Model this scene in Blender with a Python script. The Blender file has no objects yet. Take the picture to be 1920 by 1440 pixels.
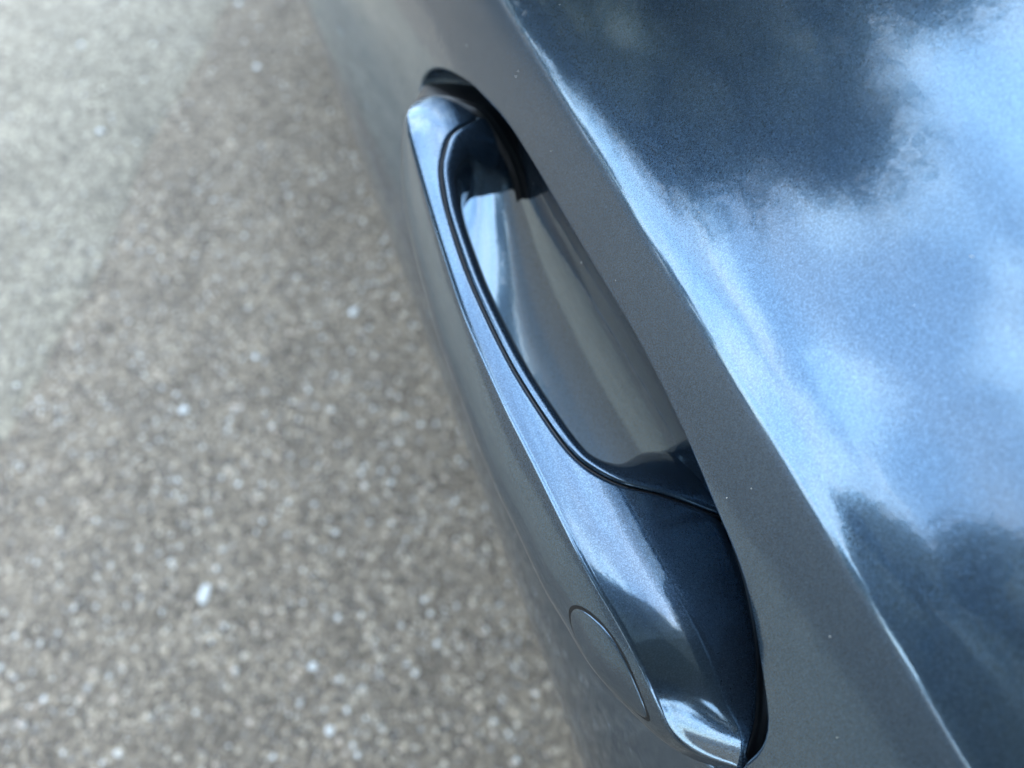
import bpy, bmesh, math, random
import numpy as np
from mathutils import Vector, Matrix
from mathutils.geometry import delaunay_2d_cdt

sc = bpy.context.scene
col = sc.collection
rnd = random.Random(7)
H = 1.10                       # height of the lens above the road

# ------------------------------------------------------------------ camera
# world axes: X along the car (forwards), Y away from the car, Z up.
cam = bpy.data.cameras.new('camera')
cam.lens = 27.0; cam.sensor_width = 36.0; cam.sensor_fit = 'HORIZONTAL'
cam.clip_start = 0.005; cam.clip_end = 2000
cam.dof.use_dof = True
cam.dof.focus_distance = 0.181
cam.dof.aperture_fstop = 9.6
cam.dof.aperture_blades = 0
camo = bpy.data.objects.new('camera', cam); col.objects.link(camo)
Rw = Matrix(((-0.33618432, 0.79607888, -0.50322809),
             (-0.94122385, -0.30262196, 0.1500587),
             (-0.0328293, 0.52409767, 0.85102519)))
camo.matrix_world = Matrix.Translation((0, 0, H)) @ Rw.to_4x4()
sc.camera = camo

# ------------------------------------------------------------------ sky, sun, exposure
SUN_EL, SUN_ROT = math.radians(43), math.radians(185)
world = bpy.data.worlds.new('World'); sc.world = world
world.use_nodes = True
wn, wl = world.node_tree.nodes, world.node_tree.links
wn.clear()
w_out = wn.new('ShaderNodeOutputWorld'); w_bg = wn.new('ShaderNodeBackground')
w_bg.inputs['Strength'].default_value = 0.15
sky = wn.new('ShaderNodeTexSky'); sky.sky_type = 'NISHITA'; sky.sun_disc = False
sky.sun_elevation = SUN_EL; sky.sun_rotation = SUN_ROT
sky.air_density = 1.0; sky.dust_density = 0.8; sky.ozone_density = 0.6
tc = wn.new('ShaderNodeTexCoord')
sep = wn.new('ShaderNodeSeparateXYZ'); wl.new(tc.outputs['Generated'], sep.inputs[0])
def wmath(op, a, b=None, clamp=False):
    n = wn.new('ShaderNodeMath'); n.operation = op; n.use_clamp = clamp
    for i, v in enumerate((a, b)):
        if v is None: continue
        if isinstance(v, (int, float)): n.inputs[i].default_value = v
        else: wl.new(v, n.inputs[i])
    return n.outputs[0]
zc = wmath('ADD', wmath('MAXIMUM', sep.outputs[2], 0.0), 0.22)
cx = wmath('DIVIDE', sep.outputs[0], zc); cy = wmath('DIVIDE', sep.outputs[1], zc)
comb = wn.new('ShaderNodeCombineXYZ'); wl.new(cx, comb.inputs[0]); wl.new(cy, comb.inputs[1])
comb.inputs[2].default_value = 11.1
cn = wn.new('ShaderNodeTexNoise'); cn.inputs['Scale'].default_value = 1.75
cn.inputs['Detail'].default_value = 9; cn.inputs['Roughness'].default_value = 0.58
cn.inputs['Distortion'].default_value = 0.25
wl.new(comb.outputs[0], cn.inputs['Vector'])
cr = wn.new('ShaderNodeValToRGB')
cr.color_ramp.elements[0].position = 0.47; cr.color_ramp.elements[0].color = (.36, .36, .36, 1)
cr.color_ramp.elements[1].position = 0.545; cr.color_ramp.elements[1].color = (1, 1, 1, 1)
wl.new(cn.outputs['Fac'], cr.inputs[0])
cn2 = wn.new('ShaderNodeTexNoise'); cn2.inputs['Scale'].default_value = 3.3; cn2.inputs['Detail'].default_value = 6
wl.new(comb.outputs[0], cn2.inputs['Vector'])
cc = wn.new('ShaderNodeValToRGB')
cc.color_ramp.elements[0].position = 0.35; cc.color_ramp.elements[0].color = (3.7, 5.3, 7.3, 1)
cc.color_ramp.elements[1].position = 0.68; cc.color_ramp.elements[1].color = (6.1, 6.6, 7.2, 1)
wl.new(cn2.outputs['Fac'], cc.inputs[0])
wmix = wn.new('ShaderNodeMix'); wmix.data_type = 'RGBA'
wl.new(cr.outputs[0], wmix.inputs['Factor'])
wl.new(sky.outputs[0], wmix.inputs[6]); wl.new(cc.outputs[0], wmix.inputs[7])
wl.new(wmix.outputs[2], w_bg.inputs['Color']); wl.new(w_bg.outputs[0], w_out.inputs[0])

sun = bpy.data.lights.new('sun', 'SUN'); sun.energy = 0.9; sun.angle = math.radians(24)
sun.color = (1.0, 0.95, 0.88)
suno = bpy.data.objects.new('sun', sun); col.objects.link(suno)
sd = Vector((math.sin(SUN_ROT) * math.cos(SUN_EL), math.cos(SUN_ROT) * math.cos(SUN_EL), math.sin(SUN_EL)))
suno.rotation_euler = sd.to_track_quat('Z', 'Y').to_euler()

sc.view_settings.view_transform = 'Standard'; sc.view_settings.look = 'None'
sc.view_settings.gamma = 1.0; sc.view_settings.exposure = 2.78
sc.view_settings.use_curve_mapping = False
sc.render.engine = 'CYCLES'
sc.cycles.max_bounces = 10; sc.cycles.glossy_bounces = 8
sc.cycles.sample_clamp_indirect = 8.0

# ------------------------------------------------------------------ helpers
def W(s, inn, d):
    """car coordinates (metres): along, inwards from the lens, down from the lens -> world"""
    return (s, -inn, H - d)

def link(name, me, mat=None, parent=None):
    o = bpy.data.objects.new(name, me); col.objects.link(o)
    if mat is not None: me.materials.append(mat)
    if parent is not None: o.parent = parent
    return o

def mesh_obj(name, verts, faces, mat=None, parent=None, smooth=True, normals=None):
    me = bpy.data.meshes.new(name)
    me.from_pydata([tuple(v) for v in verts], [], faces)
    me.update()
    if smooth:
        me.polygons.foreach_set('use_smooth', [True] * len(me.polygons))
    if normals is not None:
        me.normals_split_custom_set_from_vertices([tuple(n) for n in normals])
    return link(name, me, mat, parent)

def thing(o, label, cat, group=None):
    o['label'] = label; o['category'] = cat
    if group: o['group'] = group
    return o

def empty(name, loc):
    o = bpy.data.objects.new(name, None); col.objects.link(o); o.location = loc
    o.empty_display_size = 0.2
    return o

def pchip(xs, ys):
    xs = np.asarray(xs, float); ys = np.asarray(ys, float)
    o = np.argsort(xs); xs, ys = xs[o], ys[o]
    h = np.diff(xs); dl = np.diff(ys) / h
    m = np.zeros_like(ys); m[0], m[-1] = dl[0], dl[-1]
    for i in range(1, len(xs) - 1):
        if dl[i-1] * dl[i] > 0:
            w1, w2 = 2*h[i] + h[i-1], h[i] + 2*h[i-1]
            m[i] = (w1 + w2) / (w1 / dl[i-1] + w2 / dl[i])
    def f(x):
        x = np.clip(np.asarray(x, float), xs[0], xs[-1])
        i = np.clip(np.searchsorted(xs, x) - 1, 0, len(h) - 1)
        t = (x - xs[i]) / h[i]
        return ((1+2*t)*(1-t)**2*ys[i] + t*(1-t)**2*h[i]*m[i]
                + t*t*(3-2*t)*ys[i+1] + t*t*(t-1)*h[i]*m[i+1])
    return f

def smooth(f, sig, lo, hi):
    xs = np.linspace(lo, hi, 1200); ys = f(xs); h = xs[1]-xs[0]; n = int(4*sig/h)
    pl = ys[0] - (ys[1:n+1][::-1]-ys[0]); pr = ys[-1] - (ys[-n-1:-1][::-1]-ys[-1])
    k = np.exp(-.5*(np.arange(-n, n+1)*h/sig)**2); k /= k.sum()
    ys = np.convolve(np.r_[pl, ys, pr], k, 'valid')
    return lambda x: np.interp(x, xs, ys)

def spline(pts, n, closed=False):
    """centripetal-ish Catmull-Rom through pts, resampled to n points evenly by length"""
    P = np.asarray(pts, float); L = len(P); out = []
    segs = L if closed else L - 1
    for i in range(segs):
        p1, p2 = P[i], P[(i+1) % L]
        p0 = P[(i-1) % L] if (closed or i > 0) else 2*p1 - p2
        p3 = P[(i+2) % L] if (closed or i < segs-1) else 2*p2 - p1
        for t in np.linspace(0, 1, 24, endpoint=False):
            out.append(0.5*((2*p1) + (p2-p0)*t + (2*p0-5*p1+4*p2-p3)*t*t + (3*p1-p0-3*p2+p3)*t**3))
    out.append(P[0] if closed else P[-1])
    out = np.array(out)
    l = np.r_[0, np.cumsum(np.linalg.norm(np.diff(out, axis=0), axis=1))]
    t = np.linspace(0, l[-1], n, endpoint=not closed)
    return np.stack([np.interp(t, l, out[:, k]) for k in range(out.shape[1])], 1)

def grid_faces(nr, nc, closed=False, flip=False):
    f = []
    for i in range(nr - 1):
        for j in range(nc if closed else nc - 1):
            a, b = i*nc + j, i*nc + (j+1) % nc
            q = (a, b, b+nc, a+nc)
            f.append(q[::-1] if flip else q)
    return f

# ------------------------------------------------------------------ materials
class NT:
    def __init__(s, name):
        s.m = bpy.data.materials.new(name); s.m.use_nodes = True
        s.n, s.l = s.m.node_tree.nodes, s.m.node_tree.links
        s.p = s.n['Principled BSDF']
    def new(s, t, **kw):
        n = s.n.new(t)
        for k, v in kw.items(): setattr(n, k, v)
        return n
    def link(s, a, b): s.l.new(a, b)

def plain(name, color, rough=0.5, metallic=0.0, coat=0.0, noise=0.0, scale=40, ior=1.5):
    t = NT(name)
    t.p.inputs['Roughness'].default_value = rough; t.p.inputs['Metallic'].default_value = metallic
    t.p.inputs['Coat Weight'].default_value = coat; t.p.inputs['IOR'].default_value = ior
    t.p.inputs['Base Color'].default_value = (*color, 1)
    if noise:
        tcn = t.new('ShaderNodeTexCoord'); nz = t.new('ShaderNodeTexNoise')
        nz.inputs['Scale'].default_value = scale; nz.inputs['Detail'].default_value = 6
        t.link(tcn.outputs['Object'], nz.inputs['Vector'])
        mx = t.new('ShaderNodeMix', data_type='RGBA')
        mx.inputs[6].default_value = (*[c*(1-noise) for c in color], 1)
        mx.inputs[7].default_value = (*[min(1, c*(1+noise)) for c in color], 1)
        t.link(nz.outputs['Fac'], mx.inputs['Factor']); t.link(mx.outputs[2], t.p.inputs['Base Color'])
    return t.m

def make_paint():
    t = NT('metallic_car_paint')
    tcn = t.new('ShaderNodeTexCoord')
    vo = t.new('ShaderNodeTexVoronoi'); vo.inputs['Scale'].default_value = 5200
    t.link(tcn.outputs['Object'], vo.inputs['Vector'])
    # each flake is tilted a little its own way
    sub = t.new('ShaderNodeVectorMath', operation='SUBTRACT'); sub.inputs[1].default_value = (.5, .5, .5)
    t.link(vo.outputs['Color'], sub.inputs[0])
    scl = t.new('ShaderNodeVectorMath', operation='SCALE'); scl.inputs['Scale'].default_value = 0.014
    t.link(sub.outputs[0], scl.inputs[0])
    geo = t.new('ShaderNodeNewGeometry')
    add = t.new('ShaderNodeVectorMath', operation='ADD')
    t.link(geo.outputs['Normal'], add.inputs[0]); t.link(scl.outputs[0], add.inputs[1])
    nrm = t.new('ShaderNodeVectorMath', operation='NORMALIZE'); t.link(add.outputs[0], nrm.inputs[0])
    sx = t.new('ShaderNodeSeparateXYZ'); t.link(vo.outputs['Color'], sx.inputs[0])
    # sharp silvery flakes lying flat under the lacquer
    def ramp(cols):
        r = t.new('ShaderNodeValToRGB'); e = r.color_ramp.elements
        e[0].position = 0.0; e[0].color = (*cols[0], 1)
        e[1].position = 1.0; e[1].color = (*cols[2], 1)
        m = e.new(0.55); m.color = (*cols[1], 1)
        t.link(sx.outputs[1], r.inputs[0]); return r.outputs[0]
    ga = t.new('ShaderNodeBsdfAnisotropic', distribution='GGX'); ga.inputs['Roughness'].default_value = .09
    t.link(ramp(((.070, .106, .132), (.096, .145, .180), (.130, .186, .225))), ga.inputs['Color'])
    t.link(nrm.outputs[0], ga.inputs['Normal'])
    # blue flakes tilted at random, each catching the sky on its own
    sc2 = t.new('ShaderNodeVectorMath', operation='SCALE'); sc2.inputs['Scale'].default_value = 0.17
    t.link(sub.outputs[0], sc2.inputs[0])
    ad2 = t.new('ShaderNodeVectorMath', operation='ADD')
    t.link(geo.outputs['Normal'], ad2.inputs[0]); t.link(sc2.outputs[0], ad2.inputs[1])
    nr2 = t.new('ShaderNodeVectorMath', operation='NORMALIZE'); t.link(ad2.outputs[0], nr2.inputs[0])
    gl = t.new('ShaderNodeBsdfAnisotropic', distribution='BECKMANN'); gl.inputs['Roughness'].default_value = .32
    t.link(ramp(((.014, .036, .078), (.038, .084, .158), (.095, .176, .285))), gl.inputs['Color'])
    t.link(nr2.outputs[0], gl.inputs['Normal'])
    ct = t.new('ShaderNodeBsdfAnisotropic', distribution='GGX'); ct.inputs['Roughness'].default_value = .01
    ct.inputs['Color'].default_value = (1, 1, 1, 1)
    fr = t.new('ShaderNodeFresnel'); fr.inputs['IOR'].default_value = 1.42
    p2 = t.new('ShaderNodeMixShader'); t.link(fr.outputs[0], p2.inputs[0])
    df = t.new('ShaderNodeBsdfDiffuse'); df.inputs['Color'].default_value = (.060, .092, .130, 1)
    gd = t.new('ShaderNodeMixShader'); gd.inputs[0].default_value = .45
    t.link(gl.outputs[0], gd.inputs[1]); t.link(df.outputs[0], gd.inputs[2])
    t.link(gd.outputs[0], p2.inputs[1]); t.link(ct.outputs[0], p2.inputs[2])
    mxs = t.new('ShaderNodeMixShader'); mxs.inputs[0].default_value = 0.45
    p1 = t.new('ShaderNodeMixShader'); t.link(fr.outputs[0], p1.inputs[0])
    t.link(ga.outputs[0], p1.inputs[1]); t.link(ct.outputs[0], p1.inputs[2])
    t.link(p1.outputs[0], mxs.inputs[1]); t.link(p2.outputs[0], mxs.inputs[2])
    # faint film of dust and wiping marks in the lacquer
    fm = t.new('ShaderNodeTexNoise'); fm.inputs['Scale'].default_value = 28; fm.inputs['Detail'].default_value = 5
    t.link(tcn.outputs['Object'], fm.inputs['Vector'])
    fmr = t.new('ShaderNodeMapRange'); fmr.inputs[1].default_value = .4; fmr.inputs[2].default_value = .75
    fmr.inputs[3].default_value = .02; fmr.inputs[4].default_value = .11
    t.link(fm.outputs['Fac'], fmr.inputs[0]); t.link(fmr.outputs[0], ct.inputs['Roughness'])
    t.link(mxs.outputs[0], t.n['Material Output'].inputs['Surface'])
    # orange peel of the lacquer
    nz = t.new('ShaderNodeTexNoise'); nz.inputs['Scale'].default_value = 230; nz.inputs['Detail'].default_value = 1
    t.link(tcn.outputs['Object'], nz.inputs['Vector'])
    bp = t.new('ShaderNodeBump'); bp.inputs['Strength'].default_value = 0.02; bp.inputs['Distance'].default_value = 0.002
    t.link(nz.outputs['Fac'], bp.inputs['Height']); t.link(bp.outputs[0], ct.inputs['Normal']); t.link(bp.outputs[0], fr.inputs['Normal'])
    t.n.remove(t.p)
    return t.m

PAINT = make_paint()
LINER = plain('dark_satin_grip', (0.006, 0.010, 0.018), 0.22, coat=0.6)
RUBBER = plain('black_rubber', (0.005, 0.005, 0.005), 0.4, noise=0.3, scale=900)
GLASS = plain('tinted_glass', (0.01, 0.013, 0.012), 0.02, coat=0.5)
TRIM = plain('black_trim', (0.012, 0.012, 0.013), 0.25)

# ------------------------------------------------------------------ car side profile
LEAN, CUR = 0.50, 2.85
XT = 0.222
D0 = 0.1425                                   # where the door skin starts under the crease
def door_in(d):
    x = np.asarray(d, float) - .14
    x2 = np.minimum(x, XT)
    y = .0692 - LEAN*x2 + CUR*x2*x2/2
    return y + np.maximum(x - XT, 0) * (CUR*XT - LEAN)
def door_slope(d):                            # d(in)/d(d)
    x = np.minimum(np.asarray(d, float) - .14, XT)
    return -LEAN + CUR*x
def door_normal(d):                           # world normal
    k = float(door_slope(d))
    n = np.array([0, 1.0, -k]); n = n / np.linalg.norm(n)   # out = +Y ; in grows with d -> faces down
    return np.array([0, n[1], -k/np.sqrt(1+k*k)])

def shoulder_profile():
    """points (in, d, tau) from the door skin over the crease and up the shoulder"""
    tau0 = 90 - math.degrees(math.atan(LEAN - CUR*(D0-.14)))      # normal tilt from vertical
    keys_l = [0, .0005, .0032, .0042, .009, .020, .045, .13]
    keys_t = [tau0, tau0-.5, 56, 53, 50, 46.5, 44.0, 37]
    tau = pchip(keys_l, keys_t)
    pts = []; y, d, l = float(door_in(D0)), D0, 0.0
    step = .00025
    while l < .122:
        t = math.radians(float(tau(l)))
        pts.append((y, d, t))
        st = step if l < .006 else .0015
        y += math.cos(t)*st; d -= math.sin(t)*st; l += st
    return pts
SP = shoulder_profile()

# ------------------------------------------------------------------ the car
car = empty('parked_car', (0, -0.9, 0))
thing(car, 'dark blue grey metallic car with its pull handle door mirroring clouds', 'car')
def cp(name, verts, faces, mat, parent=car, **k):
    o = mesh_obj(name, verts, faces, mat, parent, **k)
    o.matrix_parent_inverse = parent.matrix_world.inverted() if parent is not car else Matrix.Translation((0, 0.9, 0))
    return o

DOOR_S = (-0.125, 0.98)
# recess outline on the door skin (along, down), metres
OUT = [(-.0012, .1965), (.0004, .1889), (.0017, .1827), (.0042, .1777), (.0086, .1739), (.0162, .1697), (.0249, .1653), (.0353, .1617),
       (.0498, .1598), (.0683, .1577), (.093, .1566), (.1258, .1578), (.1606, .1592), (.1869, .1609),
       (.2088, .1651), (.2223, .1688), (.2405, .1761), (.2530, .1850), (.2560, .1935), (.2500, .203), (.238, .216),
       (.180, .246), (.130, .249), (.085, .243), (.060, .234), (.035, .2205), (.016, .2095), (.004, .2035)]
NO = 220
outl = spline(OUT, NO, closed=True)

def build_door():
    pts = [Vector((p[0], p[1])) for p in outl]
    edges = [(i, (i+1) % NO) for i in range(NO)]
    ss = np.unique(np.round(np.r_[np.linspace(DOOR_S[0], .32, 75), np.linspace(.32, DOOR_S[1], 20)], 5))
    ds = np.unique(np.round(np.r_[np.linspace(D0, .30, 27), np.linspace(.30, .86, 40)], 5))
    poly = outl
    def inside(x, y):
        px, py = poly[:, 0], poly[:, 1]; qx, qy = np.roll(px, -1), np.roll(py, -1)
        c = ((py > y) != (qy > y)) & (x < (qx-px)*(y-py)/(qy-py+1e-12)+px)
        return np.count_nonzero(c) % 2 == 1
    for s in ss:
        for d in ds:
            dist = np.min(np.hypot(poly[:, 0]-s, poly[:, 1]-d))
            if dist < .0015: continue
            if inside(s, d): continue
            pts.append(Vector((float(s), float(d))))
    v, e, f, *_ = delaunay_2d_cdt(pts, edges, [], 0, 1e-7)
    faces = []
    for q in f:
        c = sum((Vector(v[i]) for i in q), Vector((0, 0))) / len(q)
        if inside(c.x, c.y): continue
        faces.append(tuple(q))
    vs = [W(p[0], float(door_in(p[1])), p[1]) for p in v]
    ns = [door_normal(p[1]) for p in v]
    # orient outwards
    a, b, c = (np.array(vs[i]) for i in faces[0])
    if np.dot(np.cross(b-a, c-a), (0, 1, 0)) < 0: faces = [q[::-1] for q in faces]
    return vs, faces, ns
vs, fs, ns = build_door()
cp('front_door', vs, fs, PAINT, normals=ns)
door_ob = bpy.data.objects['front_door']

def prof_strip(name, prof, s0, s1, mat, n=2, normals=None):
    """extrude a list of (in, d) along the car"""
    ss = np.linspace(s0, s1, n)
    V, N = [], []
    for s in ss:
        for k, p in enumerate(prof):
            V.append(W(s, p[0], p[1]))
            if normals is not None: N.append(normals[k])
    F = grid_faces(n, len(prof))
    if normals is not None:
        a, b, c = (np.array(V[i]) for i in F[0][:3])
        if np.dot(np.cross(b-a, c-b), N[0]) < 0: F = [q[::-1] for q in F]
    o = cp(name, V, F, mat, normals=N if normals is not None else None)
    return o
sh_n = [np.array([0, math.sin(t), math.cos(t)]) for (_, _, t) in SP]
prof_strip('shoulder', [(p[0], p[1]) for p in SP], DOOR_S[0], DOOR_S[1], PAINT, 24, sh_n)

# recess behind the handle
def build_recess():
    cen = np.array([.128, .203]); V = []; N = 0
    fr = [(1.0, 0, 0), (None, .0003, .00008), (None, .0007, .00035), (None, .0010, .0008), (None, .0012, .0014)]
    rhos = [.988, .978, .965, .953, .94, .925, .91, .895, .88, .84, .80, .75, .70, .64, .58, .52, .46, .40, .34, .28, .22, .16, .10, .05]
    nxt, prv = np.roll(outl, -1, 0), np.roll(outl, 1, 0)
    tang = nxt - prv; tang /= np.linalg.norm(tang, axis=1)[:, None]
    nin = np.stack([-tang[:, 1], tang[:, 0]], 1)
    sgn = np.sign(np.sum((cen - outl) * nin, 1)); nin *= sgn[:, None]
    iu0, iu1 = 0, int(np.argmax(outl[:, 0]))
    U, L = outl[:iu1+1], outl[iu1:]
    def depth(p):
        du = np.interp(p[0], U[:, 0], U[:, 1]); dl = np.interp(p[0], L[::-1, 0], L[::-1, 1])
        v = np.clip((p[1]-du)/max(dl-du, 1e-4), 0, 1)
        x = np.clip(abs(p[0] - .1275)/.1295, 0, 1)
        return .034 * (1-(1-v)**2.5) * (1-v**2.3) * (1-x**14)
    rings = []
    for k, (r, off, dep) in enumerate(fr):
        rings.append([(outl[i] + nin[i]*off, dep) for i in range(NO)])
    for r in rhos:
        rings.append([(cen + (outl[i]-cen)*r, max(.0016, depth(cen + (outl[i]-cen)*r))) for i in range(NO)])
    for ring in rings:
        for (p, dep) in ring:
            V.append(W(p[0], float(door_in(p[1])) + dep, p[1]))
    F = grid_faces(len(rings), NO, closed=True)
    c = len(V); V.append(W(cen[0], float(door_in(cen[1])) + depth(cen), cen[1]))
    base = (len(rings)-1)*NO
    for j in range(NO): F.append((base+j, base+(j+1) % NO, c))
    a, b, cc_ = (np.array(V[i]) for i in F[-1])
    if np.dot(np.cross(b-a, cc_-a), (0, 1, 0)) < 0: F = [q[::-1] for q in F]
    return V, F
V, F = build_recess()
recess = cp('handle_recess', V, F, PAINT)

# ------------------------------------------------------------------ the pull handle
mm = 1e-3
S_END = (-0.5, 230.5)
inK = pchip([-.5, 2.5, 7.7, 12.6, 17, 22, 28, 35, 48, 63, 78, 100, 127, 150, 165, 194, 206, 214, 220, 224, 228, 231],
            [49.5, 44.4, 37.7, 34.2, 33.4, 32.8, 32.2, 31.4, 29.3, 28.1, 27.2, 25.7, 25.0, 26.0, 27.0, 29.3, 30.4, 31.6, 33.2, 35.4, 38.4, 41])
dT = pchip([-.5, 2.5, 7.7, 13, 17, 22, 30, 45, 60, 130, 205, 216, 224, 231],
           [190.5, 188, 184.2, 181, 178.8, 176.9, 174.9, 173.4, 173, 173, 173, 173.8, 175.8, 179])
eK = pchip([-.5, 2.5, 7.7, 12.6, 18, 24, 30], [3, 4.5, 5.5, 4.4, 2.0, 0.6, 0])
dK = lambda s: dT(s) + (eK(s) if s < 30 else 0)
inB = pchip([-.5, 2.5, 7.7, 12.6, 21, 34, 45, 55, 73, 89, 106, 136, 160, 185, 200, 210, 218, 224, 228, 231],
            [49.3, 44.2, 37.4, 33.6, 29.5, 24.6, 23.0, 21.3, 20, 18.7, 18.3, 18.4, 19.8, 22.0, 24.2, 26.6, 29.6, 33.2, 37.0, 40.6])
inI = pchip([-1, 2.6, 5, 8.6, 12, 17, 21, 29, 40, 52, 55.3, 58.5, 61.5, 66.5, 73, 79.9, 92.2, 107, 122.5, 139, 169, 187, 192.7, 202, 206.8, 212, 214, 218, 222, 226, 229, 231],
            [51, 49.5, 51.2, 54, 56, 58.5, 60.4, 63.2, 66.5, 68.6, 65.5, 60.3, 55.0, 45.8, 39.8, 36.8, 34.3, 32.2, 31.2, 30.8, 32.6, 36, 38.3, 43.6, 49, 56.2, 57.4, 54.8, 51.5, 48, 45, 42.6])
hgt = pchip([-1, 3, 10, 25, 60, 200, 222, 231], [4, 6, 10, 24, 31, 29, 20, 5])     # depth of the body
_lo, _hi = -.5, 231.0
inK = smooth(inK, 2.4, _lo, _hi); dT = smooth(dT, 2.4, _lo, _hi); eK = smooth(eK, 2.4, _lo, 30); inB = smooth(inB, 2.4, _lo, _hi); inI = smooth(inI, 1.0, _lo, _hi)
def top_d(s, inn):
    """height of the handle's top face (mm): flat by its outer edge, falling towards the door"""
    k = float(inK(s)); x = np.maximum(np.asarray(inn, float) - k - 3.0, 0)
    c = 0.0092
    w = 17.0
    ed = float(eK(s))*(1 - np.clip((np.asarray(inn, float)-k)/w, 0, 1))**2.4 if s < 30 else 0.0
    return float(dT(s)) + ed + c*x*x - 0.20*(1 - np.exp(-np.maximum(np.asarray(inn, float) - k, 0)/3.0))

def body_section(s):
    k, dk, b, i, h = float(inK(s)), float(dK(s)), float(inB(s)), float(inI(s)), float(hgt(s))
    i = max(i, k + 1.2)
    P = []
    # inner wall, upwards
    dti = float(top_d(s, i))
    bot = dk + h
    r = min(0.7, (i-k)*.2)
    hb = max(bot, dti + 2.0)
    for t in (0, .35, .7): P.append((i, hb + (dti + r - hb)*t))
    for a in (15, 45, 75):
        a = math.radians(a); P.append((i - r + r*math.cos(a), dti + r - r*math.sin(a)))
    # top face towards the outer edge
    rk = min(1.7, (i-k)*.35)
    for t in np.linspace(0, 1, 16):
        x = (i - r) + (k + rk - (i - r))*t
        P.append((x, float(top_d(s, x))))
    d1 = float(top_d(s, k + rk))
    # outer edge radius
    for a in (12, 30, 48, 66):
        a = math.radians(a); P.append((k + rk - rk*math.sin(a), d1 + rk - rk*math.cos(a)))
    # outer face, bulging out to b
    y0, z0 = P[-1]
    zb = dk + h*0.72
    for t in np.linspace(0.06, 1, 12):
        x = y0 + (b - y0)*(1 - (1-t)**1.75); P.append((x, z0 + (zb - z0)*t))
    # rounded underside
    for a in (25, 50, 75, 90):
        a = math.radians(a); P.append((b + 4*(1 - math.cos(a)), zb + (hb - zb)*math.sin(a)))
    P.append((b + (i-b)*.6, hb)); P.append((i - .6, hb))
    return P

stations = np.unique(np.round(np.r_[np.linspace(S_END[0], 6, 14), np.linspace(6, 30, 24), np.linspace(30, 80, 60),
                                    np.linspace(80, 190, 50), np.linspace(190, 215, 36), np.linspace(215, S_END[1], 22)], 3))
secs = [body_section(s) for s in stations]
M = len(secs[0])
V = []
for s, P in zip(stations, secs):
    for (i, d) in P: V.append(W(s*mm, i*mm, d*mm))
F = grid_faces(len(stations), M, closed=True)
F.append(tuple(range(M))[::-1]); F.append(tuple((len(stations)-1)*M + j for j in range(M)))
handle = cp('door_handle', V, F, PAINT)
bm = bmesh.new(); bm.from_mesh(handle.data); bmesh.ops.recalc_face_normals(bm, faces=bm.faces); bm.to_mesh(handle.data); bm.free()

def sub(name, verts, faces, mat, **k):
    o = mesh_obj(name, verts, faces, mat, None, **k)
    o.parent = handle
    o.matrix_parent_inverse = Matrix.Identity(4)
    return o
def recalc(o):
    bm = bmesh.new(); bm.from_mesh(o.data); bmesh.ops.recalc_face_normals(bm, faces=bm.faces); bm.to_mesh(o.data); bm.free()
    return o

# inner lining of the grip, swept along the seam
SEAM = [(51, 76), (53.2, 70), (55.3, 65.5), (58.5, 60.3), (61.5, 55.0), (66.5, 45.8), (73, 39.8), (79.9, 36.8), (92.2, 34.3), (107, 32.2), (122.5, 31.2),
        (139, 30.8), (155, 31.5), (169, 32.6), (180, 34.4), (187, 36), (192.7, 38.3), (202, 43.6), (206.8, 49), (211.5, 55.4), (213.6, 58.3)]
seam = spline(SEAM, 200)
def lining(off, prof, front_prof, rear_prof, name, mat):
    tg = np.gradient(seam, axis=0); tg /= np.linalg.norm(tg, axis=1)[:, None]
    nr = np.stack([-tg[:, 1], tg[:, 0]], 1)                 # into the opening (+in at mid)
    V = []
    for k in range(len(seam)):
        s, i = seam[k]
        sm = lambda x: np.clip(x, 0, 1)**2*(3 - 2*np.clip(x, 0, 1))
        ef = sm((i - 36.5)/22) if s < 100 else 0.0
        er = sm((i - 36.0)/22) if s > 150 else 0.0
        dt = float(top_d(s, i)) + .25
        for (n0, z0), (nf, zf), (nb, zb) in zip(prof, front_prof, rear_prof):
            n, z = n0 + (nf-n0)*ef + (nb-n0)*er, z0 + (zf-z0)*ef + (zb-z0)*er
            V.append(W((s + nr[k, 0]*(n+off))*mm, (i + nr[k, 1]*(n+off))*mm, (dt + z)*mm))
    o = sub(name, V, grid_faces(len(seam), len(prof)), mat)
    return o
PR = [(0, 8), (0, .9), (.12, .4), (.4, .08), (.9, 0), (1.6, .15), (2.5, .7), (3.4, 1.7), (4.2, 3.2), (4.8, 5.2), (5.2, 8), (5.2, 13), (4.6, 19), (3, 26)]
FP = [(0, 8), (0, .9), (.12, .4), (.4, .08), (.9, 0), (1.8, .3), (3.4, 1.4), (5.4, 3.2), (7.4, 5.6), (9.4, 8.6), (11.2, 12), (12.6, 16), (13.2, 21), (13.0, 27)]
FF = [(0, 8), (0, .9), (.12, .4), (.4, .08), (.9, 0), (2.5, .5), (6, 2.4), (10, 5.2), (14, 8.8), (18, 12.8), (21, 16.8), (23, 20.5), (24, 25), (24, 30)]
lin = lining(.75, PR, FF, FP, 'grip_lining', PAINT)
SP_ = [(-.2, 3), (-.2, .9), (.2, .62), (.6, .9), (.6, 3)]
lining(.1, SP_, SP_, SP_, 'seam_gasket', RUBBER)

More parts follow.
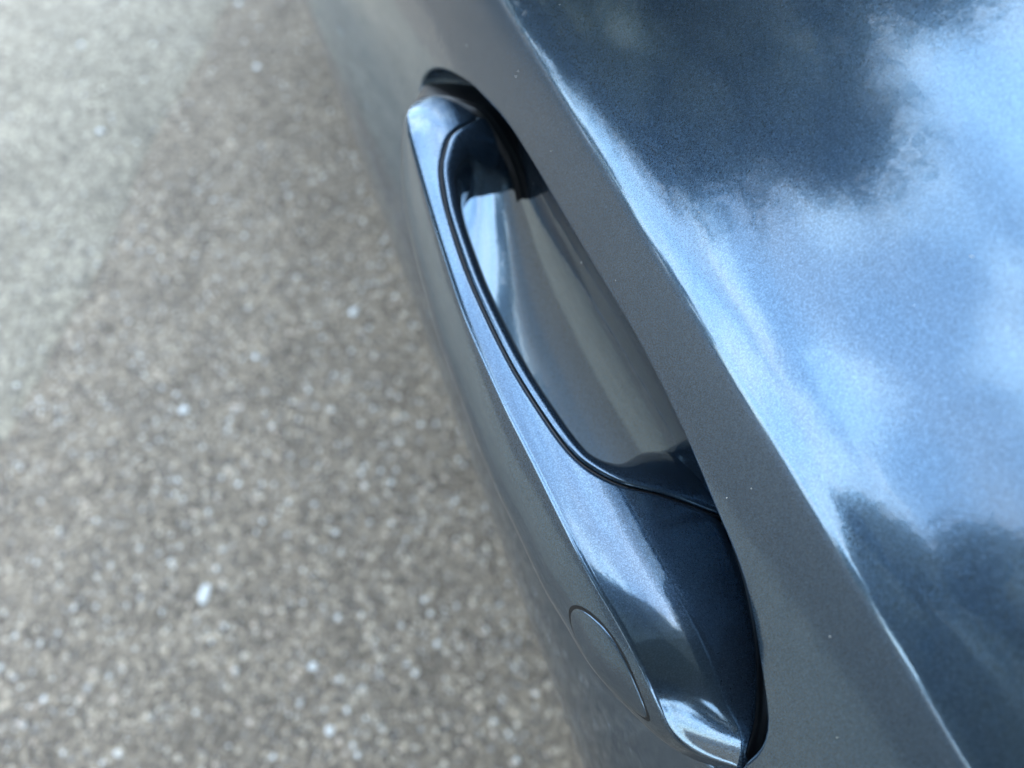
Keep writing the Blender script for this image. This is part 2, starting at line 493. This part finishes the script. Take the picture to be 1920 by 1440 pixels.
# oval lock cover on the outer face
def outer_pt(s, t):
    """t 0..1 down the outer face, at station s (mm)"""
    P = body_section(s)[26:38]
    x = t*(len(P)-1); a = int(min(max(x, 0), len(P)-2)); u = x - a
    return np.array([s, P[a][0] + (P[a+1][0]-P[a][0])*u, P[a][1] + (P[a+1][1]-P[a][1])*u])
def outer_frame(s, t):
    p = outer_pt(s, t); ps = outer_pt(s+.4, t) - outer_pt(s-.4, t); pt = outer_pt(s, t+.03) - outer_pt(s, t-.03)
    n = np.cross(ps, pt); n /= np.linalg.norm(n)
    if n[1] > 0: n = -n
    return p, n
def oval(name, mat, radii, lifts, sc_, tcn):
    NB = 72; V = []; F = []
    for (r, lf) in zip(radii, lifts):
        for j in range(NB):
            a = 2*math.pi*j/NB
            p, n = outer_frame(sc_ + 14.6*r*math.cos(a), tcn + (.45)*r*math.sin(a))
            q = p + n*lf; V.append(W(q[0]*mm, q[1]*mm, q[2]*mm))
    F = grid_faces(len(radii), NB, closed=True); F.append(tuple((len(radii)-1)*NB + j for j in range(NB)))
    return recalc(sub(name, V, F, mat))
GAP = plain('gap_black', (.002, .002, .002), .7)
OV_S, OV_T = 30.8, 0.51
oval('lock_cover_gap', GAP, [1.0, .925], [.05, .06], OV_S, OV_T)
oval('lock_cover', PAINT, [.938, .93, .915, .89, .8, .6, .35, .12], [-.1, .10, .22, .26, .27, .27, .27, .27], OV_S, OV_T)

# ribbed rubber base between the foot and the door
def base_gasket():
    ss = np.linspace(-.4, 46, 60); prof = []
    ribs = [(-.6, 0), (.4, .9), (1.1, 1.0), (1.7, .55), (2.3, .55), (3.0, .95), (3.9, 1.0), (4.4, .55), (5.0, .6), (6.0, .9), (7.5, .9), (12, .9)]
    V = []
    for s in ss:
        i = float(inI(s)); dt = float(top_d(s, i))
        for (n, z) in ribs: V.append(W((s - .25*n*(1-s/46))*mm, (i - .3 + n)*mm, (dt + 1.9 - z + n*.25)*mm))
    return recalc(sub('base_gasket', V, grid_faces(len(ss), len(ribs)), RUBBER))
base_gasket()
def rear_gasket_shade_fill():  # rear rubber seal, widened into a black fill for the shaded recess end
    C = spline([(231.5, 39, 184), (229.5, 44, 181.5), (226, 48, 180.2), (222, 51.4, 179.4), (218, 54.7, 178.8), (213.5, 58, 179.2),
                (207, 61.2, 184), (200, 63.6, 190), (195, 64.3, 195), (189.5, 64.2, 201)], 68)
    tg = np.gradient(C[:, :2], axis=0); tg /= np.linalg.norm(tg, axis=1)[:, None]
    nr = np.stack([-tg[:, 1], tg[:, 0]], 1)
    if nr[20, 0] < 0: nr = -nr
    prof = [(-1.5, 3), (-.6, 1.6), (0, 1.3), (.5, 1.1), (1.0, 1.6), (1.7, 2.2), (2.4, 1.9), (3.1, 2.1), (3.8, 2.6), (5, 3.2), (7, 4.5), (10, 6.2), (15, 9), (22, 13)]
    V = []
    for k in range(len(C)):
        for (n, z) in prof: V.append(W((C[k, 0] + nr[k, 0]*n)*mm, (C[k, 1] + nr[k, 1]*n)*mm, (C[k, 2] - 3.0 + z*.8)*mm))
    return recalc(sub('base_gasket', V, grid_faces(len(C), len(prof)), RUBBER))
rear_gasket_shade_fill()

# three little moulding ribs on the lining
def arc_rib(cs, ci, cd, ang):
    V = []; NR, NS = 10, 8
    for k in range(NR):
        a = math.radians(-20 + 90*k/(NR-1)); r = .36*math.sin(math.pi*(k+.6)/(NR+.2))
        c = np.array([cs + 2.6*math.sin(a)*math.cos(ang), ci + 2.6*math.sin(a)*math.sin(ang), cd + 2.2*(1-math.cos(a))])
        for j in range(NS):
            b = 2*math.pi*j/NS
            V.append(W((c[0] - math.sin(ang)*r*math.cos(b))*mm, (c[1] + math.cos(ang)*r*math.cos(b))*mm, (c[2] - r*math.sin(b))*mm))
    return sub('moulding_rib', V, grid_faces(NR, NS, closed=True), PAINT)
for (a_, b_, c_) in ((73.2, 42.0, 174.6), (70.6, 44.0, 175.1), (68.2, 46.1, 175.7)):
    arc_rib(a_, b_, c_, math.radians(35))

# ------------------------------------------------------------------ rest of the car
side = [(float(door_in(d)), float(d)) for d in np.linspace(D0, .86, 40)]
sn = [door_normal(d) for d in np.linspace(D0, .86, 40)]
shp = [(p[0], p[1]) for p in SP]
for nm, a, b in (('rear_door', -1.02, -.130), ('rear_wing', -2.1, -1.025), ('front_wing', .985, 2.3)):
    prof_strip(nm, side, a, b, PAINT, 10, sn)
    prof_strip('shoulder', shp, a, b, PAINT, 10, sh_n)
prof_strip('sill', [(door_in(.86)+.002, .865), (.12, .90), (.14, .94), (.22, .95), (.5, .95)], -1.4, 1.3, TRIM, 4)
yi, di = SP[-1][0], SP[-1][1]
prof_strip('window_seal', [(yi-.001, di+.004), (yi, di-.004), (yi+.003, di-.008), (yi+.012, di-.010), (yi+.016, di-.004), (yi+.016, di+.004)], -1.6, .95, TRIM, 8)
gp = [(yi+.014, di-.003), (yi+.05, di-.10), (yi+.12, di-.22), (yi+.21, di-.36)]
prof_strip('side_window', gp, -1.5, .75, GLASS, 8)
rp = [(yi+.205, di-.355), (yi+.22, di-.385), (yi+.27, di-.42), (yi+.45, di-.45), (yi+.8, di-.46), (1.6, di-.44)]
prof_strip('roof', rp, -1.6, .5, PAINT, 8)
cp('windscreen', [W(1.25, yi+.02, di-.02), W(1.25, 1.7, di-.02), W(.5, 1.6, di-.44), W(.5, yi+.205, di-.355)], [(0, 1, 2, 3)], GLASS, smooth=False)
cp('bonnet', [W(1.2, yi-.01, di), W(2.3, yi-.01, di+.08), W(2.3, 1.75, di+.08), W(1.2, 1.75, di)], [(0, 1, 2, 3)], PAINT, smooth=False)
cp('tailgate', [W(-2.1, .07, .15), W(-2.1, .1, .85), W(-2.1, 1.7, .85), W(-2.1, 1.7, .15), W(-1.6, 1.6, di-.44), W(-1.6, yi+.205, di-.355)], [(0, 1, 2, 3), (0, 3, 4, 5)], PAINT, smooth=False)
cp('underbody', [W(-2.1, .13, .86), W(2.3, .13, .86), W(2.3, 1.7, .86), W(-2.1, 1.7, .86)], [(0, 1, 2, 3)], TRIM, smooth=False)
def revolve(name, prof, cs, parent, mat, n=48):
    V = []
    for (inn, r) in prof:
        for j in range(n):
            a = 2*math.pi*j/n; V.append((cs + r*math.cos(a), -inn, .34 + r*math.sin(a)))
    o = mesh_obj(name, V, grid_faces(len(prof), n, closed=True), mat, parent)
    o.matrix_parent_inverse = Matrix.Translation((0, .9, 0)) if parent is car else Matrix.Identity(4)
    return recalc(o)
TYRE = plain('tyre_rubber', (.02, .02, .02), .7, noise=.3); RIM = plain('alloy', (.45, .45, .46), .3, metallic=1)
for cs in (1.5, -1.35):
    revolve('wheel_arch', [(.15, .40), (.145, .375), (.17, .372), (.28, .37)], cs, car, TRIM)
    w = revolve('wheel', [(.17, .24), (.16, .27), (.16, .32), (.17, .338), (.35, .338), (.35, .2)], cs, car, TYRE)
    V, F = [], []
    for k in range(5):
        a = 2*math.pi*k/5
        for (r, wd) in ((.03, .05), (.245, .032)):
            for sg in (-1, 1):
                for inn in (.175, .195):
                    V.append((cs + r*math.cos(a) - sg*wd*math.sin(a), -inn, .34 + r*math.sin(a) + sg*wd*math.cos(a)))
        b = 8*k
        F += [(b, b+2, b+6, b+4), (b+1, b+3, b+7, b+5), (b, b+1, b+5, b+4), (b+2, b+3, b+7, b+6)]
    r_ = mesh_obj('rim', V, F, RIM, w, smooth=False); r_.matrix_parent_inverse = Matrix.Identity(4)

# dust specks on the paint
def dust():
    V, F = [], []
    def disc(c, n, r, st=1.0, ang=0):
        n = Vector(n).normalized(); u = Vector((1, 0, 0)); v = n.cross(u).normalized(); u = v.cross(n)
        b = len(V); c = Vector(c) + n*.00006
        for k in range(6):
            a = math.pi*k/3; x, y = math.cos(a)*st, math.sin(a)
            x, y = x*math.cos(ang)-y*math.sin(ang), x*math.sin(ang)+y*math.cos(ang)
            V.append(tuple(c + u*(r*x) + v*(r*y)))
        V.append(tuple(c + n*r*.5))
        for k in range(6): F.append((b+k, b+(k+1) % 6, b+6))
    q = random.Random(3)
    for _ in range(24):
        s = q.uniform(-.03, .30); d = q.uniform(.147, .164)
        if np.min(np.hypot(outl[:, 0]-s, outl[:, 1]-d)) < .003: continue
        disc(W(s, float(door_in(d)), d), door_normal(d), q.uniform(.00007, .00014), q.choice((1, 1, 2.2)), q.uniform(0, 3))
    for _ in range(26):
        p = q.choice(SP[30:]); s = q.uniform(-.03, .25)
        disc(W(s, p[0], p[1]), (0, math.sin(p[2]), math.cos(p[2])), q.uniform(.00006, .00011), q.choice((1, 1, 3.5)), q.uniform(0, 3))
    o = cp('dust_specks', V, F, plain('pale_dust', (.6, .6, .56), .8), smooth=False)
    o['kind'] = 'stuff'
dust()

# ------------------------------------------------------------------ road and paving
def ground_mat(name, base, dark, light, glint, sc_big):
    t = NT(name); tcn = t.new('ShaderNodeTexCoord')
    n1 = t.new('ShaderNodeTexNoise'); n1.inputs['Scale'].default_value = sc_big; n1.inputs['Detail'].default_value = 8; n1.inputs['Roughness'].default_value = .65
    v1 = t.new('ShaderNodeTexVoronoi'); v1.inputs['Scale'].default_value = 170
    v2 = t.new('ShaderNodeTexVoronoi'); v2.inputs['Scale'].default_value = 75
    for n in (n1, v1, v2): t.link(tcn.outputs['Object'], n.inputs['Vector'])
    r1 = t.new('ShaderNodeValToRGB'); e = r1.color_ramp.elements
    e[0].position = .28; e[0].color = (*dark, 1); e[1].position = .75; e[1].color = (*light, 1)
    m = e.new(.5); m.color = (*base, 1)
    t.link(n1.outputs['Fac'], r1.inputs[0])
    sx = t.new('ShaderNodeSeparateXYZ'); t.link(v1.outputs['Color'], sx.inputs[0])
    r2 = t.new('ShaderNodeValToRGB'); e = r2.color_ramp.elements
    e[0].position = 0; e[0].color = (.38, .38, .39, 1); e[1].position = 1; e[1].color = (glint, glint, glint*.97, 1)
    a = e.new(.55); a.color = (.95, .94, .92, 1); b = e.new(.9); b.color = (1.3, 1.28, 1.22, 1)
    t.link(sx.outputs[0], r2.inputs[0])
    mu = t.new('ShaderNodeMix', data_type='RGBA', blend_type='MULTIPLY'); mu.inputs['Factor'].default_value = 1
    mu.clamp_result = False
    t.link(r1.outputs[0], mu.inputs[6]); t.link(r2.outputs[0], mu.inputs[7])
    t.link(mu.outputs[2], t.p.inputs['Base Color'])
    t.p.inputs['Roughness'].default_value = .8
    bp = t.new('ShaderNodeBump'); bp.inputs['Strength'].default_value = .8; bp.inputs['Distance'].default_value = .004
    t.link(v1.outputs['Distance'], bp.inputs['Height']); t.link(bp.outputs[0], t.p.inputs['Normal'])
    return t.m
ASPH = ground_mat('worn_asphalt', (.318, .256, .190), (.234, .188, .139), (.402, .327, .245), 2.2, 9)
CONC = ground_mat('old_concrete', (.366, .318, .242), (.29, .253, .193), (.436, .382, .298), 1.8, 7)
FAR = ground_mat('dimmed_far_asphalt', (.215, .168, .122), (.163, .127, .092), (.268, .212, .156), 2.0, 3)  # unseen far road, coloured darker to dim its reflection in door and recess
G = 400
road = mesh_obj('road', [(-G, -G, -.004), (G, -G, -.004), (G, G, -.004), (-G, G, -.004)], [(0, 1, 2, 3)], FAR, smooth=False)
road['kind'] = 'structure'
bay = mesh_obj('parking_bay', [(-7, -3.2, 0), (7, -3.2, 0), (7, 1.75, 0), (-7, 1.75, 0)], [(0, 1, 2, 3)], ASPH, smooth=False)
bay['kind'] = 'structure'
BND = [(6.0, -2.5), (3.2, -.7), (2.07, -.0005), (1.954, .0859), (1.782, .1688), (1.6615, .2332), (1.5437, .2993), (1.4285, .3444), (1.3012, .3931), (1.1987, .4366),
       (1.1092, .4912), (.9812, .5525), (.9063, .5987), (.8436, .6335), (.7904, .6828), (.60, .80), (.2, 1.06), (-1.2, 2.0), (-6, 5.2)]
bs = spline(BND, 500)
rg = np.random.RandomState(5)
jit = np.convolve(rg.randn(500+24), np.ones(5)/5, 'valid')[:500]*.011 + np.convolve(rg.randn(540), np.ones(17)/17, 'valid')[:500]*.012
bs[:, 1] += jit
V, F = [], []
for (x, y) in bs:
    V += [(x, y, .0), (x - .0, y + .006, .002), (x + .01, y + .03, .003), (x + .75, y + 1.3, .004)]
F = grid_faces(len(bs), 4)
pav = recalc(mesh_obj('concrete_pavement', V, F, CONC, smooth=False)); pav['kind'] = 'structure'
if pav.data.polygons[6].normal.z < 0: pav.data.flip_normals()

# loose aggregate and grit, one irregular stone each
def conc_side(x, y):
    i = np.argmin(np.abs(bs[:, 0] - x)); return y > bs[i, 1]
def grit(name, n, mats, seed, rng):
    q = np.random.RandomState(seed); V, F, MI = [], [], []
    for k in range(n):
        x = q.uniform(.0, 2.3); y = q.uniform(-.3, .85)
        x = x if q.rand() < .5 else q.uniform(.1, 1.4)
        on_conc = conc_side(x, y)
        if on_conc and q.rand() < .72: continue
        z = .003 if on_conc else 0
        r = rng[0] + (rng[1]-rng[0])*q.rand()**3
        b = len(V); a0 = q.rand()*6.3; ax = q.uniform(.6, 1.0); mi = q.choice(len(mats), p=[.34, .30, .12, .24])
        for j in range(5):
            a = a0 + j*1.2566 + q.uniform(-.3, .3); V.append((x + r*math.cos(a), y + r*ax*math.sin(a), z))
        V.append((x + q.uniform(-.3, .3)*r, y + q.uniform(-.3, .3)*r, z + r*q.uniform(.4, .9)))
        for j in range(5): F.append((b+j, b+(j+1) % 5, b+5)); MI.append(mi)
    me = bpy.data.meshes.new(name); me.from_pydata(V, [], F); me.update()
    for m in mats: me.materials.append(m)
    me.polygons.foreach_set('material_index', MI)
    o = link(name, me); o['kind'] = 'stuff'
    return o
ST = [plain('tan_stone', (.26, .21, .155), .6), plain('grey_stone', (.20, .18, .158), .45), plain('dark_stone', (.055, .052, .048), .5),
      plain('pale_stone', (.46, .42, .37), .35)]
grit('loose_grit', 34000, ST, 11, (.0010, .0040))

BR = [plain('cream_glint', (.82, .71, .56), .4), plain('white_glint', (.88, .85, .78), .3), plain('grey_glint', (.62, .60, .56), .35), plain('rose_glint', (.74, .60, .47), .4)]  # bright colours stand in for specular glints off the road stones
grit('glint_chippings', 8500, BR, 31, (.0014, .0054))
WHITE = plain('white_quartz', (.82, .82, .78), .35, noise=.1, scale=200)
def pebble(i, x, y, r, elong, rot, label, grp=True, flat=.6):
    bm = bmesh.new(); bmesh.ops.create_icosphere(bm, subdivisions=2, radius=1)
    q = random.Random(i)
    ph = [q.uniform(0, 6) for _ in range(3)]
    for v in bm.verts:
        f = 1 + .13*math.sin(3*v.co.x + ph[0]) + .12*math.sin(3.4*v.co.y + ph[1]) + .1*math.sin(4*v.co.z + ph[2])
        v.co = Vector((v.co.x*f*elong*r, v.co.y*f*r, v.co.z*f*r*flat))
    me = bpy.data.meshes.new('pebble'); bm.to_mesh(me); bm.free()
    me.polygons.foreach_set('use_smooth', [True]*len(me.polygons))
    o = link('pebble', me, WHITE)
    z = .003 if conc_side(x, y) else 0
    o.location = (x, y, z + r*flat*.7); o.rotation_euler = (0, 0, rot)
    thing(o, label, 'pebble', 'white stones scattered on the ground' if grp else None)
pebble(0, .4696, .346, .0068, 2.1, -.35, 'largest white pebble, long and oval, alone on the asphalt low in the photo')
pebble(1, .8923, .0205, .0075, 1.25, .5, 'white pebble on the asphalt nearest to the middle of the car handle')
pebble(2, .7958, .3359, .0068, 1.2, 1.5, 'white pebble on open asphalt right of the concrete edge, above the oval one')
pebble(3, .3156, .2172, .0055, 1.15, 0, 'small bright white stone between the oval pebble and the lock cover')
pebble(4, 1.6585, .0657, .0075, 1.3, .2, 'white stone just right of the concrete edge near the top of the photo')
pebble(5, 1.5657, .4226, .0072, 1.1, .2, 'white stone lying on the pale concrete, left of its edge')
pebble(6, 1.9269, .0663, .0070, 1.1, .2, 'topmost white stone, right on the concrete edge')
pebble(7, 1.8993, .4441, .0068, 1.1, .2, 'topmost white stone lying out on the pale concrete')
pebble(8, .2274, .2127, .0052, 1.3, .2, 'lowest white stone on the asphalt, beside the lower car door')
pebble(9, .8605, .205, .0058, 1.1, .2, 'faint white stone in the middle of the asphalt, left of the handle')

# ------------------------------------------------------------------ trees and hedge across the road (seen mirrored in the paint)
LEAF = NT('leaf_green')
oi = LEAF.new('ShaderNodeObjectInfo'); gm = LEAF.new('ShaderNodeNewGeometry')
lr = LEAF.new('ShaderNodeValToRGB'); lr.color_ramp.elements[0].color = (.080, .092, .070, 1); lr.color_ramp.elements[1].color = (.150, .168, .128, 1)
LEAF.link(gm.outputs['Random Per Island'], lr.inputs[0]); LEAF.link(lr.outputs[0], LEAF.p.inputs['Base Color'])
LEAF.p.inputs['Roughness'].default_value = .5
LEAF = LEAF.m
BARK = plain('bark', (.09, .07, .05), .9, noise=.4, scale=20)
def leaves(name, clumps, per, size, seed, parent, heart=0.0):
    q = np.random.RandomState(seed); V, F = [], []
    for (c, r) in clumps:
        for _ in range(int(per*r*r)):
            u = q.randn(3); u /= np.linalg.norm(u); u[2] *= .8
            p = np.array(c) + u*r*(q.rand()**.45)
            a, b = q.randn(3), q.randn(3); a /= np.linalg.norm(a); b -= a*b.dot(a); b /= np.linalg.norm(b)
            z = size*q.uniform(.6, 1.4); k = len(V)
            V += [tuple(p - a*z), tuple(p + b*z*.55), tuple(p + a*z), tuple(p - b*z*.55)]; F.append((k, k+1, k+2, k+3))
        for _ in range(int(95*r*r)):                         # the dense heart of each clump
            u = q.randn(3); u /= np.linalg.norm(u)
            p = np.array(c) + u*r*.78*(q.rand()**.4)
            a, b = q.randn(3), q.randn(3); a /= np.linalg.norm(a); b -= a*b.dot(a); b /= np.linalg.norm(b)
            z = .13*q.uniform(.7, 1.3); k = len(V)
            V += [tuple(p - a*z), tuple(p + b*z*.6), tuple(p + a*z), tuple(p - b*z*.6)]; F.append((k, k+1, k+2, k+3))
        if heart:
            bm = bmesh.new(); bmesh.ops.create_icosphere(bm, subdivisions=2, radius=r*heart); k = len(V)
            for v in bm.verts: V.append(tuple(np.array(v.co)*(1 + .1*q.randn()) + np.array(c)))
            for f in bm.faces: F.append(tuple(k + v.index for v in f.verts))
            bm.free()
    o = mesh_obj(name, V, F, LEAF, parent, smooth=False)
    return o
def tube(path, r0, r1, n=8):
    P = np.array(path); V = []
    for k, p in enumerate(P):
        r = r0 + (r1-r0)*k/(len(P)-1)
        for j in range(n):
            a = 2*math.pi*j/n; V.append((p[0]+r*math.cos(a), p[1]+r*math.sin(a), p[2]))
    return V, grid_faces(len(P), n, closed=True)
def tree(x, y, h, cr, seed, label, n=16, per=90, size=.15, heart=0.0):
    q = random.Random(seed); root = empty('tree', (x, y, 0))
    thing(root, label, 'tree', 'trees across the road from the car')
    V, F = tube([(0, 0, 0), (.05, .03, h*.25), (-.03, .06, h*.5), (.04, 0, h*.8)], .045*h*.5, .04)
    cl = []
    for k in range(n):
        a = q.uniform(0, 6.283); rr = cr*q.uniform(.2, .85); z = h*q.uniform(.38, .9)
        f = 1 - abs(z/h - .55)*1.1
        c = (rr*f*math.cos(a), rr*f*math.sin(a), z); r = cr*q.uniform(.26, .46)
        cl.append((c, r))
        v, f2 = tube([(0, 0, z*.6), (c[0]*.5, c[1]*.5, z*.85), c], .05, .012, 6)
        b = len(V); V += v; F += [tuple(i+b for i in g) for g in f2]
    mesh_obj('trunk', V, F, BARK, root)
    leaves('crown', cl, per, size, seed, root, heart)
tree(6.9, 4.0, 7.3, 3.9, 21, 'broad low tree ahead of the car, its crown mirrored dark high in the shoulder paint', 44, 420, .055, .5)
tree(9.5, 3.5, 12.7, 3.9, 22, 'tallest tree, behind the broad low one and ahead of the car', 44, 380, .06)
tree(19, 9, 9.0, 3.2, 23, 'farthest tree of the group ahead of the car', 16)
tree(3.2, 24, 4.6, 2.4, 24, 'low round tree straight across the road from the door', 14)
tree(-2.0, 0.85, 9.4, 3.2, 25, 'added tree over the rear of the car, standing in for the person and phone mirrored in the handle tip', 60, 420, .05, .9)  # unseen added tree, darkens the handle tip in place of person and phone
tree(-2.35, 9.0, 8.0, 4.0, 28, 'added dense round tree opposite the rear of the car, standing in for the dark figure mirrored low in the shoulder paint', 80, 330, .05, .95)  # unseen added crown, stand-in for the dark figure reflected in the shoulder
tree(-8.5, 4.2, 8.2, 2.9, 26, 'big tree behind the car, mirrored in the rounded tip of the handle', 34, 300, .07)
tree(-11.5, -1.5, 8.5, 3.0, 27, 'tree on the near side of the road well behind the car', 24)
def copy_tree(src, x, y, sc_, rot, label):
    r = src.copy(); col.objects.link(r); r.location = (x, y, 0); r.scale = (sc_,)*3; r.rotation_euler = (0, 0, rot)
    r['label'] = label; r['group'] = 'far row of trees beyond the front of the car'
    for ch in src.children:
        c = ch.copy(); col.objects.link(c); c.parent = r
low = [o for o in bpy.data.objects if o.get('label', '').startswith('low round tree straight')][0]
for k, (x, y) in enumerate([(22, 17), (25, 12), (27, 7), (28, 2), (28.5, -3), (19, 21), (26, -8), (14, 24)]):
    copy_tree(low, x, y, rnd.uniform(1.0, 1.35), rnd.uniform(0, 6), 'small round tree in the far row beyond the front of the car')
hq = random.Random(4); cl = []
for k in range(60):
    cl.append(((-30 + k*1.05, hq.uniform(-.3, .3), hq.uniform(.6, 2.0)), hq.uniform(.8, 1.2)))
hd = empty('hedge', (0, 17, 0)); thing(hd, 'long dark green hedge along the far side of the road', 'hedge')
leaves('foliage', cl, 120, .12, 9, hd)
